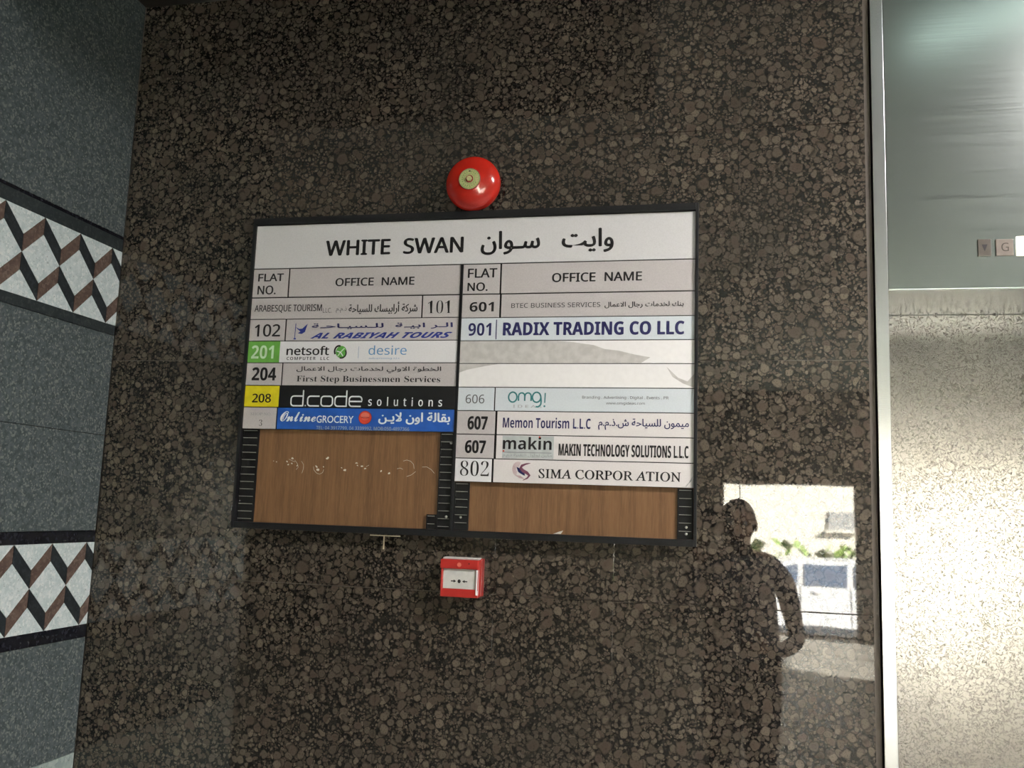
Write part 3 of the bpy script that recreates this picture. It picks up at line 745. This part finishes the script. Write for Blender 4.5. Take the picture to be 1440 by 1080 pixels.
p.stroke([(cx-.010, cz-.010), (cx-.001, cz-.013), (cx+.009, cz-.017)], .0035, 'mauve', .0003, tp)
p.build(a)
bm = bmesh.new()
vs = [bm.verts.new(q) for q in ((-.0518, YS-.0004, 1.6098), (-.0365, YS-.0004, 1.6345), (-.0415, YS-.0055, 1.6225), (-.0485, YS-.0050, 1.6165))]
bm.faces.new(vs[:3]); bm.faces.new((vs[0], vs[2], vs[3]))
from_bm('curled_corner', bm, 'cgrey', a)

# slotted rails that hold the strips
def rail(x0, x1, z0, z1, screws=()):
    r = box('slot_rail', x0, x1, -.0145, -.0107, z0, z1, 'clip', board)
    bm = bmesh.new(); z = z1-.0035
    while z > z0+.003:
        bx(bm, x0+.0035, x1-.0030, -.0175, -.0146, z-.0021, z, mi=0)
        bx(bm, x0+.0035, x1-.0030, -.0182, -.0176, z-.0009, z+.0002, mi=1)
        bx(bm, x0+.0008, x0+.0030, -.0165, -.0146, z-.0105, z-.0025, mi=0)
        z -= .0172
    from_bm('slot_ledges', bm, ['clip', 'ledge'], r, kind='stuff')
    for sx_, sz_ in screws:
        bm = bmesh.new(); lathe(bm, (sx_, -.0146, sz_), [(.0030, 0), (.0030, .0012), (.0021, .0026), (0, .0030)], 14)
        from_bm('screw', bm, 'screw', r, smooth=True)
rail(-1.0885, -1.047, 1.5015, 1.7190)
rail(-.5995, -.5668, 1.5015, 1.7185, ((-.573, 1.6950), (-.577, 1.5300)))
rail(-.6235, -.6003, 1.5015, 1.5340)
rail(-.5602, -.5262, 1.5015, 1.6080, ((-.544, 1.5300),))
rail(-.0690, -.0365, 1.5015, 1.6080, ((-.050, 1.5265), (-.050, 1.5125)))
# glue remains on the bare wood
p = Print(-.0106)
for (x, z, r) in ((-1.0067, 1.6447, .0016), (-.999, 1.643, .0018), (-.9589, 1.6521, .0042), (-.9724, 1.6444, .0028), (-.9690, 1.6370, .0026), (-.9600, 1.6400, .0024), (-.9458, 1.6358, .0026),
                  (-.8975, 1.6345, .0042), (-.8940, 1.6270, .0044), (-.8800, 1.6340, .0024), (-.8710, 1.6548, .0044), (-.8350, 1.6330, .0025), (-.8270, 1.6277, .0046),
                  (-.7989, 1.6448, .0034), (-.7960, 1.6390, .0022), (-.7850, 1.6380, .0030), (-.7770, 1.6330, .0030), (-.7383, 1.6281, .0032), (-.7181, 1.6232, .0034)):
    n = 9; ph = random.random()*6; a_ = random.uniform(-.6, .9)
    pts = []
    for i in range(n):
        t = 2*PI*i/n; rr = r*random.uniform(.45, .95); u, v = rr*1.25*math.cos(t), rr*.75*math.sin(t)
        pts.append((x+u*math.cos(a_)-v*math.sin(a_), z+u*math.sin(a_)+v*math.cos(a_)))
    p.poly(pts, 'scuff', .0002)
for pts in ([(-.953, 1.648), (-.946, 1.640), (-.943, 1.632), (-.948, 1.626)], [(-.936, 1.646), (-.930, 1.638), (-.930, 1.628), (-.933, 1.618)], [(-.968, 1.650), (-.960, 1.6465), (-.952, 1.644)],
            [(-.905, 1.634), (-.903, 1.626), (-.896, 1.619), (-.888, 1.617), (-.881, 1.621), (-.879, 1.628)], [(-.686, 1.652), (-.678, 1.6545), (-.668, 1.652), (-.661, 1.645), (-.659, 1.635)],
            [(-.676, 1.617), (-.665, 1.621), (-.655, 1.629)], [(-.700, 1.634), (-.692, 1.636), (-.686, 1.633)], [(-.640, 1.6395), (-.629, 1.640), (-.618, 1.634), (-.611, 1.626)], [(-.775, 1.637), (-.768, 1.641)]):
    p.stroke(pts, .0007, 'scuff', .0002)
p.build(board, 'glue_marks', label='white glue marks on the bare wood')
p = Print(-.0106); p.poly([(-.335, 1.5015), (-.318, 1.5020), (-.313, 1.5095), (-.323, 1.5065)], 'scuff', .0002); p.build(board, 'glue_mark')

# pale T of tape below the frame
bm = bmesh.new(); bx(bm, -.7600, -.6870, -.0016, 0, 1.4806, 1.4834, .0003); bx(bm, -.7275, -.7243, -.0016, 0, 1.4515, 1.4806, .0003)
o = from_bm('tape_strip', bm, 'tape', None, (-.725, 0, 1.4835), label='thin pale T-shaped strip of tape under the directory board frame', cat='tape')

# ------------------------------------------------------------------ fire alarm bell
bc = (-.5450, 0, 2.3000)
bell = empty('alarm_bell', bc, 'round red fire alarm bell on the granite just above the board', 'bell')
bm = bmesh.new(); lathe(bm, bc, [(0, 0), (.050, 0), (.050, .020), (.046, .022), (0, .022)], 32); from_bm('backplate', bm, 'reddark', bell, smooth=False)
R = .0655
prof = [(R-.003, .017), (R-.0005, .017), (R, .0185), (R, .024)] + [(R*math.cos(t)**.75 if t < 1.5 else 0, .024+.034*math.sin(t)) for t in [i*.12 for i in range(1, 10)]]
prof = [q for q in prof if q[0] > .030] + [(.0285, .0555), (.0262, .0565)]
bm = bmesh.new(); lathe(bm, bc, prof, 56); lathe(bm, bc, [(R-.003, .017), (R-.005, .022), (0, .050)], 56)
dome = from_bm('gong', bm, 'red', bell, smooth=True)
bm = bmesh.new(); lathe(bm, bc, [(.0264, .0555), (.0262, .0572), (.0250, .0578), (.0245, .0578)], 40); from_bm('label_rim', bm, 'reddark', bell, smooth=True)
bm = bmesh.new(); lathe(bm, bc, [(.0245, .0575), (.0, .0575)], 40); lab = from_bm('centre_label', bm, 'brass', bell, label='greenish brass coloured round label')
p = Print(bc[1]-.0576)
c = (bc[0], bc[2])
p.arc(c[0], c[1], .0225, .0225, 0, 360, .0007, 'greenink', .0002, 36); p.arc(c[0], c[1], .0125, .0125, 0, 360, .0006, 'greenink', .0002, 30)
for a0 in range(40, 330, 18):
    if 80 < a0 < 110: continue
    t = math.radians(a0); p.stroke([(c[0]+.0155*math.cos(t), c[1]+.0155*math.sin(t)), (c[0]+.0195*math.cos(t), c[1]+.0195*math.sin(t))], .0014, 'greenink', .0002)
p.poly([(c[0]-.003, c[1]+.017), (c[0]+.003, c[1]+.017), (c[0], c[1]+.021)], 'ink', .0002)
p.build(lab, 'label_print')
bm = bmesh.new(); lathe(bm, (bc[0], bc[1]-.0575, bc[2]), [(.0068, 0), (.0068, .004), (.0060, .005), (0, .005)], 6); from_bm('centre_nut', bm, 'brass', bell)
bm = bmesh.new(); lathe(bm, (bc[0], bc[1]-.0575, bc[2]), [(.0088, 0), (.0088, .0012), (0, .0012)], 24); from_bm('washer', bm, 'reddark', bell)

# ------------------------------------------------------------------ manual call point
cp = empty('manual_call_point', (-.531, 0, 1.356), 'small red and white fire alarm call point below the board', 'fire alarm')
CX0, CX1, CZ0, CZ1 = -.5765, -.4865, 1.3585, 1.4425
box('back_box', CX0+.002, CX1-.001, -.020, 0, CZ0+.001, CZ1-.001, 'reddark', cp, bev=.004)
bm = bmesh.new(); bx(bm, CX0+.0015, CX1-.004, -.045, -.0195, CZ0, CZ0+.0175, .0030, 3); bx(bm, CX0+.0015, CX0+.0065, -.045, -.0195, CZ0+.0145, CZ1-.022, .0015); bx(bm, CX1-.010, CX1-.004, -.045, -.0195, CZ0+.0145, CZ1-.022, .0025, 3); bx(bm, CX0+.0065, CX1-.010, -.040, -.0195, CZ0+.0145, CZ1-.022)
from_bm('front_case', bm, 'redplastic', cp)
bm = bmesh.new(); bx(bm, CX0, CX1-.004, -.0475, -.0195, CZ1-.0235, CZ1-.0035, .0035, 3)
from_bm('top_cover', bm, 'redplastic', cp)
box('clear_flap_hinge', CX0+.004, CX1-.006, -.040, -.012, CZ1-.0032, CZ1+.0008, 'film', cp, bev=.001)
bm = bmesh.new(); lathe(bm, (-.5335, -.0473, CZ1-.0145), [(.0050, 0), (.0045, .0010), (0, .0014)], 18)
from_bm('lock_badge', bm, 'redink2', cp)
bm = bmesh.new(); lathe(bm, (-.5115, -.0473, CZ1-.0115), [(.0015, 0), (.0015, .0005), (0, .0006)], 12)
from_bm('test_key_hole', bm, 'dark_gap', cp)
pl = box('press_plate', CX0+.0068, CX1-.0108, -.0425, -.0402, CZ0+.0178, CZ1-.0238, 'cream', cp, bev=.0006, label='off-white plate with two black arrows pointing at a dot')
p = Print(-.0426); mx, mz = -.5335, 1.3925
p.disc(mx, mz, .0036, .0040, 'ink')
for s in (-1, 1):
    p.rect(min(mx+s*.0185, mx+s*.011), mz-.0011, max(mx+s*.0185, mx+s*.011), mz+.0011, 'ink', .0002)
    p.poly([(mx+s*.0066, mz), (mx+s*.0125, mz+.0034), (mx+s*.0125, mz-.0034)][::s], 'ink', .0002)
p.build(pl, 'arrow_print')
bm = bmesh.new(); n = 10
for i in range(n+1):
    t = PI/2*i/n; x = CX1-.0085+.0050*math.sin(t); y = -.0462+.0050*(1-math.cos(t))
    bm.verts.new((x, y, CZ0+.006)); bm.verts.new((x, y, CZ1-.0245))
bm.verts.ensure_lookup_table()
for i in range(n): bm.faces.new((bm.verts[2*i], bm.verts[2*i+2], bm.verts[2*i+3], bm.verts[2*i+1]))
m_ = NT('clear_glossy_cover'); m_.set(col=(.55, .50, .50), rough=.12, spec=.9, coat=1.0, coatr=.05); M['cover'] = m_.m
from_bm('clear_cover_edge', bm, 'cover', cp, smooth=True, label='shiny clear cover edge')

# ------------------------------------------------------------------ ceiling lights, one of them added as fill
def strip_light(cx, cy, deg, hl, energy, mat, label, spread=160):
    a = math.radians(deg); c = Vector((cx, cy, CZ)); d = Vector((math.cos(a), math.sin(a), 0)); q = Vector((-d.y, d.x, 0))
    lt = empty('ceiling_light', (c.x, c.y, CZ), label, 'light', 'fluorescent ceiling lights of the lobby')
    def obox(name, hl, hw, za, zb, mat):
        V = []
        for z in (za, zb):
            for s, t in ((-1, -1), (1, -1), (1, 1), (-1, 1)): V.append((c+d*hl*s+q*hw*t).to_tuple()[:2]+(z,))
        mesh(name, V, [(3, 2, 1, 0), (4, 5, 6, 7), (0, 1, 5, 4), (1, 2, 6, 5), (2, 3, 7, 6), (3, 0, 4, 7)], mat, lt)
    obox('batten', hl, .035, CZ-.035, CZ-.0005, 'plaster'); obox('diffuser', hl-.02, .030, CZ-.075, CZ-.036, mat)
    if energy:
        al = bpy.data.lights.new('added_fill_lamp', 'AREA'); al.shape = 'RECTANGLE'; al.size = hl*2-.06; al.size_y = .058; al.energy = energy; al.color = (1, .93, .90)
        al.spread = math.radians(spread)
        ao = bpy.data.objects.new('added_fill_lamp', al); COL.objects.link(ao); ao.location = (c.x, c.y, CZ-.077); ao.rotation_euler = (0, 0, a)
strip_light(1.17, -1.10, 31.5, .56, 0, 'tube', 'slim dim ceiling light set askew in front of the lift')
strip_light(1.98, -1.45, 0, .60, 232, 'fill_tube', 'unseen ceiling light added on the right to brighten the board', 168)  # added lamp, kept out of view, brightens the board and right side
box('added_shade_box_1', LX+.001, -.18, -.80, -.001, 2.835, CZ-.001, 'wallpaint_dark', kind='structure', label='unseen dark box added at the ceiling to shade the corner')  # out-of-view box added to cast shade on the upper left corner

# ------------------------------------------------------------------ the photographer, seen only as a reflection
def skin_mesh(name, pts, edges, radii, mat, parent=None, origin=None, levels=2, **k):
    me = bpy.data.meshes.new(name+'_cage'); me.from_pydata([Vector(q) for q in pts], edges, [])
    o = bpy.data.objects.new('cage', me); COL.objects.link(o)
    s = o.modifiers.new('s', 'SKIN')
    for i, r in enumerate(radii):
        sv = me.skin_vertices[0].data[i]; sv.radius = r if isinstance(r, tuple) else (r, r); sv.use_root = (i == 0)
    s.use_smooth_shade = True
    u = o.modifiers.new('u', 'SUBSURF'); u.levels = levels; u.render_levels = levels
    bpy.context.view_layer.update(); dg = bpy.context.evaluated_depsgraph_get()
    ev = o.evaluated_get(dg); em = ev.to_mesh()
    V = [v.co.copy() for v in em.vertices]; Fc = [tuple(f.vertices) for f in em.polygons]; ev.to_mesh_clear()
    bpy.data.objects.remove(o); bpy.data.meshes.remove(me)
    return mesh(name, V, Fc, mat, parent, origin, None, True, **k)
PY = -2.36
man = empty('person', (.12, PY, 0), 'person in a grey shirt holding up a phone, reflected in the polished granite', 'person')
J = [(.14, PY, .90), (.14, PY, 1.06), (.13, PY+.01, 1.22), (.12, PY+.01, 1.33), (.12, PY+.03, 1.40), (.12, PY+.05, 1.46), (.12, PY+.05, 1.535), (.12, PY+.05, 1.60),
     (.26, PY+.01, 1.325), (.32, PY+.01, 1.28), (.355, PY-.01, 1.15), (.385, PY+.02, 1.02), (.32, PY+.12, .99), (.25, PY+.19, .99),
     (-.02, PY+.01, 1.325), (-.08, PY+.03, 1.28), (-.115, PY+.10, 1.17), (-.13, PY+.16, 1.09), (-.10, PY+.22, 1.21), (-.065, PY+.285, 1.34),
     (.225, PY, .80), (.225, PY+.01, .65), (.22, PY+.02, .47), (.215, PY, .28), (.215, PY-.02, .09), (.22, PY+.10, .035),
     (.06, PY, .80), (.06, PY+.01, .65), (.05, PY+.02, .47), (.02, PY, .28), (.02, PY-.02, .09), (.015, PY+.10, .035)]
Rr = [(.185, .12), (.175, .11), (.175, .12), (.13, .09), .055, .062, (.078, .092), (.055, .07),
      .07, .058, .046, .040, .036, .026, .07, .058, .046, .040, .036, .026,
      .105, .092, .072, .064, .048, .035, .105, .092, .072, .054, .040, .035]
Ed = [(0, 1), (1, 2), (2, 3), (3, 4), (4, 5), (5, 6), (6, 7), (3, 8), (8, 9), (9, 10), (10, 11), (11, 12), (12, 13), (3, 14), (14, 15), (15, 16), (16, 17), (17, 18), (18, 19),
      (0, 20), (20, 21), (21, 22), (22, 23), (23, 24), (24, 25), (0, 26), (26, 27), (27, 28), (28, 29), (29, 30), (30, 31)]
body = skin_mesh('body', J, Ed, Rr, ['shirt', 'trousers', 'skin'], man)
for f in body.data.polygons:
    z = f.center.z; x = f.center.x+.12
    f.material_index = 1 if z < .93 and not (x > .24 and z > .9) else 2 if z > 1.385 else 0
def hand(wrist, fwd, side, up, curl, parent, thumb_side):
    fwd, side, up = Vector(fwd).normalized(), Vector(side).normalized(), Vector(up).normalized(); wv = Vector(wrist)
    pts = [wv, wv+fwd*.03, wv+fwd*.075]; rad = [(.022, .018), (.032, .016), (.036, .013)]; ed = [(0, 1), (1, 2)]
    for k, (o_, ln) in enumerate(((-.028, .062), (-.010, .072), (.010, .068), (.027, .052))):
        base = wv+fwd*.078+side*o_; i = len(pts)
        dirv = fwd.copy(); q0 = base
        seq = [q0]
        for s in range(3):
            dirv = (dirv*math.cos(curl)+up*math.sin(curl)).normalized(); q0 = q0+dirv*ln/3*(1.15-.15*s); seq.append(q0)
        pts += seq; rad += [.0095, .0090, .0082, .0070]; ed += [(2, i), (i, i+1), (i+1, i+2), (i+2, i+3)]
    i = len(pts); b0 = wv+fwd*.028+side*thumb_side*.030; td = (fwd*.6+side*thumb_side*.8).normalized()
    pts += [b0, b0+td*.030, b0+td*.055+up*.012]; rad += [.012, .0105, .0085]; ed += [(1, i), (i, i+1), (i+1, i+2)]
    skin_mesh('hand', pts, ed, rad, 'skin', parent, levels=1)
hand((-.065, PY+.285, 1.34), (.15, .05, 1), (1, 0, 0), (.5, .75, 0), .35, body, 1)
hand((.25, PY+.19, .99), (-1, .12, .05), (0, .2, 1), (0, -1, .1), .45, body, 1)
# head details and hair
hc = Vector((.12, PY+.05, 1.53))
bm = bmesh.new(); bmesh.ops.create_uvsphere(bm, u_segments=24, v_segments=14, radius=1)
for v in bm.verts:
    n_ = v.co.copy(); s_ = 1.0 if (n_.z > -.15 or n_.y < -.1) else .9
    if n_.y > .35 and n_.z < .45: s_ = .80
    v.co = Vector((n_.x*.083*s_, n_.y*.101*s_-.006, n_.z*.104*s_+.004)) + hc
from_bm('hair', bm, 'hair', body, smooth=True)
for s in (-1, 1):
    bm = bmesh.new(); bmesh.ops.create_uvsphere(bm, u_segments=10, v_segments=8, radius=1)
    for v in bm.verts: v.co = Vector((v.co.x*.010, v.co.y*.018, v.co.z*.030)) + hc + Vector((s*.080, .0, -.012))
    from_bm('ear', bm, 'skin', body, smooth=True)
    bm = bmesh.new(); bmesh.ops.create_uvsphere(bm, u_segments=10, v_segments=8, radius=.011)
    for v in bm.verts: v.co += hc + Vector((s*.030, .080, -.004))
    from_bm('eye', bm, 'cream', body, smooth=True)
bm = bmesh.new(); prism(bm, [(.070, .005), (.106, -.028), (.075, -.036)], -.010, .010, plane='YZ')
for v in bm.verts: v.co += hc
from_bm('nose', bm, 'skin', body)
bm = bmesh.new(); bx(bm, hc.x-.024, hc.x+.024, hc.y+.070, hc.y+.086, hc.z-.056, hc.z-.048, .003); from_bm('mouth', bm, 'plum', body)
phone = box('phone', -.075, .078, -2.030, -2.021, 1.512, 1.588, 'phone', None, bev=.003, label='black phone held sideways by the reflected person', cat='phone', origin=(0, -2.026, 1.512))

# ------------------------------------------------------------------ the street outside, seen in the reflections
GZ = -.60
box('upper_storeys', LX-4, RX+.2, FY-.2, 3, CZ+.13, 11, 'facade', kind='structure', label='upper floors above the lobby')
box('pavement', -12, 14, -14.6, FY-.2, GZ-.3, GZ, 'pavement', kind='structure', label='pale pavement outside the entrance')
box('road', -40, 40, -40, -14.75, GZ-.4, GZ-.12, 'asphalt', kind='structure', label='street outside')
box('kerb', -40, 40, -14.75, -14.6, GZ-.3, GZ+.02, 'kerb', kind='structure', label='kerb between pavement and street')
box('entrance_landing', -.3, 5.2, FY-1.3, FY-.2, -.32, -.005, 'kerb', kind='structure', label='stone landing outside the entrance')
box('entrance_step', -.3, 5.2, FY-1.7, FY-1.3, -.6, -.3, 'kerb', kind='structure', label='stone step outside the entrance')
hz_ = bmesh.new()
for i in range(900):
    x, y, z = random.uniform(-14, 22), random.uniform(-26.2, -25.2), random.uniform(GZ, .85+.1*math.sin(i))
    s = random.uniform(.12, .28)
    a1, a2 = random.uniform(0, 6.28), random.uniform(-1, 1)
    u = Vector((math.cos(a1), math.sin(a1), a2))*s; v = Vector((-math.sin(a1)*.4, math.cos(a1)*.4, random.uniform(.4, 1)))*s
    cc = Vector((x, y, z)); vs = [hz_.verts.new(cc+t) for t in (-u, v, u, -v)]; hz_.faces.new(vs)
from_bm('hedge', hz_, 'leaf', origin=(4, -25.7, GZ), label='low green hedge across the street, seen reflected above the car', cat='hedge', kind='stuff')
bld = empty('building', (4, -31, GZ-.1), 'pale office building across the street, seen only in reflections', 'building')
box('facade', -20, 28, -34, -31, GZ-.1, 12, 'facade', bld)
for fl in range(3):
    for k in range(12):
        x = -16+3.6*k
        if x > 24: continue
        w_ = box('window_pane', x+1.9, x+2.8, -31.02, -30.95, 1.25+3.6*fl, 1.85+3.6*fl, 'facade_glass', bld)
        box('sill', x+1.82, x+2.88, -31.0, -30.85, 1.17+3.6*fl, 1.25+3.6*fl, 'facade', bld)
# parked white car
CY, CXo = -16.3, 1.0
car = empty('car', (CXo+1.0, CY-.85, GZ-.12), 'white car parked across the entrance, seen reflected in the granite', 'car')
g = GZ-.12
prof = [(-1.55, .35), (-1.6, .62), (-1.50, .85), (-1.0, .98), (-.55, 1.02), (.15, 1.44), (.55, 1.54), (1.75, 1.54), (2.25, 1.40), (2.62, 1.0), (2.72, .8), (2.70, .38), (2.45, .28), (-1.35, .26)]
bm = bmesh.new(); prism(bm, [(CXo+x, g+z) for x, z in prof], CY, CY-1.7)
bmesh.ops.bevel(bm, geom=[e for e in bm.edges], offset=.05, segments=2, affect='EDGES')
from_bm('body', bm, 'car', car)
for pts in ([(-.30, 1.05), (.22, 1.37), (.60, 1.45), (.60, 1.05)], [(.72, 1.05), (.72, 1.46), (1.50, 1.46), (1.50, 1.05)], [(1.62, 1.05), (1.62, 1.45), (2.05, 1.36), (2.38, 1.05)]):
    bm = bmesh.new(); prism(bm, [(CXo+x, g+z) for x, z in pts], CY+.012, CY-.01); from_bm('side_window', bm, 'carglass', car)
bm = bmesh.new(); vs = [bm.verts.new((CXo+x, y, g+z)) for x, y, z in ((-.60, CY-.12, 1.04), (-.60, CY-1.58, 1.04), (.12, CY-1.52, 1.44), (.12, CY-.18, 1.44))]; bm.faces.new(vs)
from_bm('windscreen', bm, 'carglass', car)
for x in (.66, 1.56):
    bm = bmesh.new(); bx(bm, CXo+x-.006, CXo+x+.006, CY-.002, CY+.006, g+.35, g+1.03); from_bm('door_gap', bm, 'dark_gap', car)
bm = bmesh.new(); bx(bm, CXo-.25, CXo-.02, CY+.02, CY+.18, g+1.02, g+1.18, .05, 3); from_bm('wing_mirror', bm, 'car', car, smooth=True)
for x in (-.85, 1.95):
    for y in (CY+.01, CY-1.51):
        bm = bmesh.new(); lathe(bm, (CXo+x, y, g+.31), [(0, 0), (.24, 0), (.31, .02), (.31, .18), (.24, .2), (0, .2)], 28); wh = from_bm('wheel', bm, 'tyre', car)
        bm = bmesh.new(); lathe(bm, (CXo+x, y+.012, g+.31), [(.0, 0), (.20, .0), (.21, .012)], 20); from_bm('wheel_rim', bm, 'rim', wh)
for x in (.9, 1.75):
    bm = bmesh.new(); bx(bm, CXo+x, CXo+x+.16, CY+.0, CY+.03, g+.92, g+.95, .008); from_bm('door_handle', bm, 'car', car)
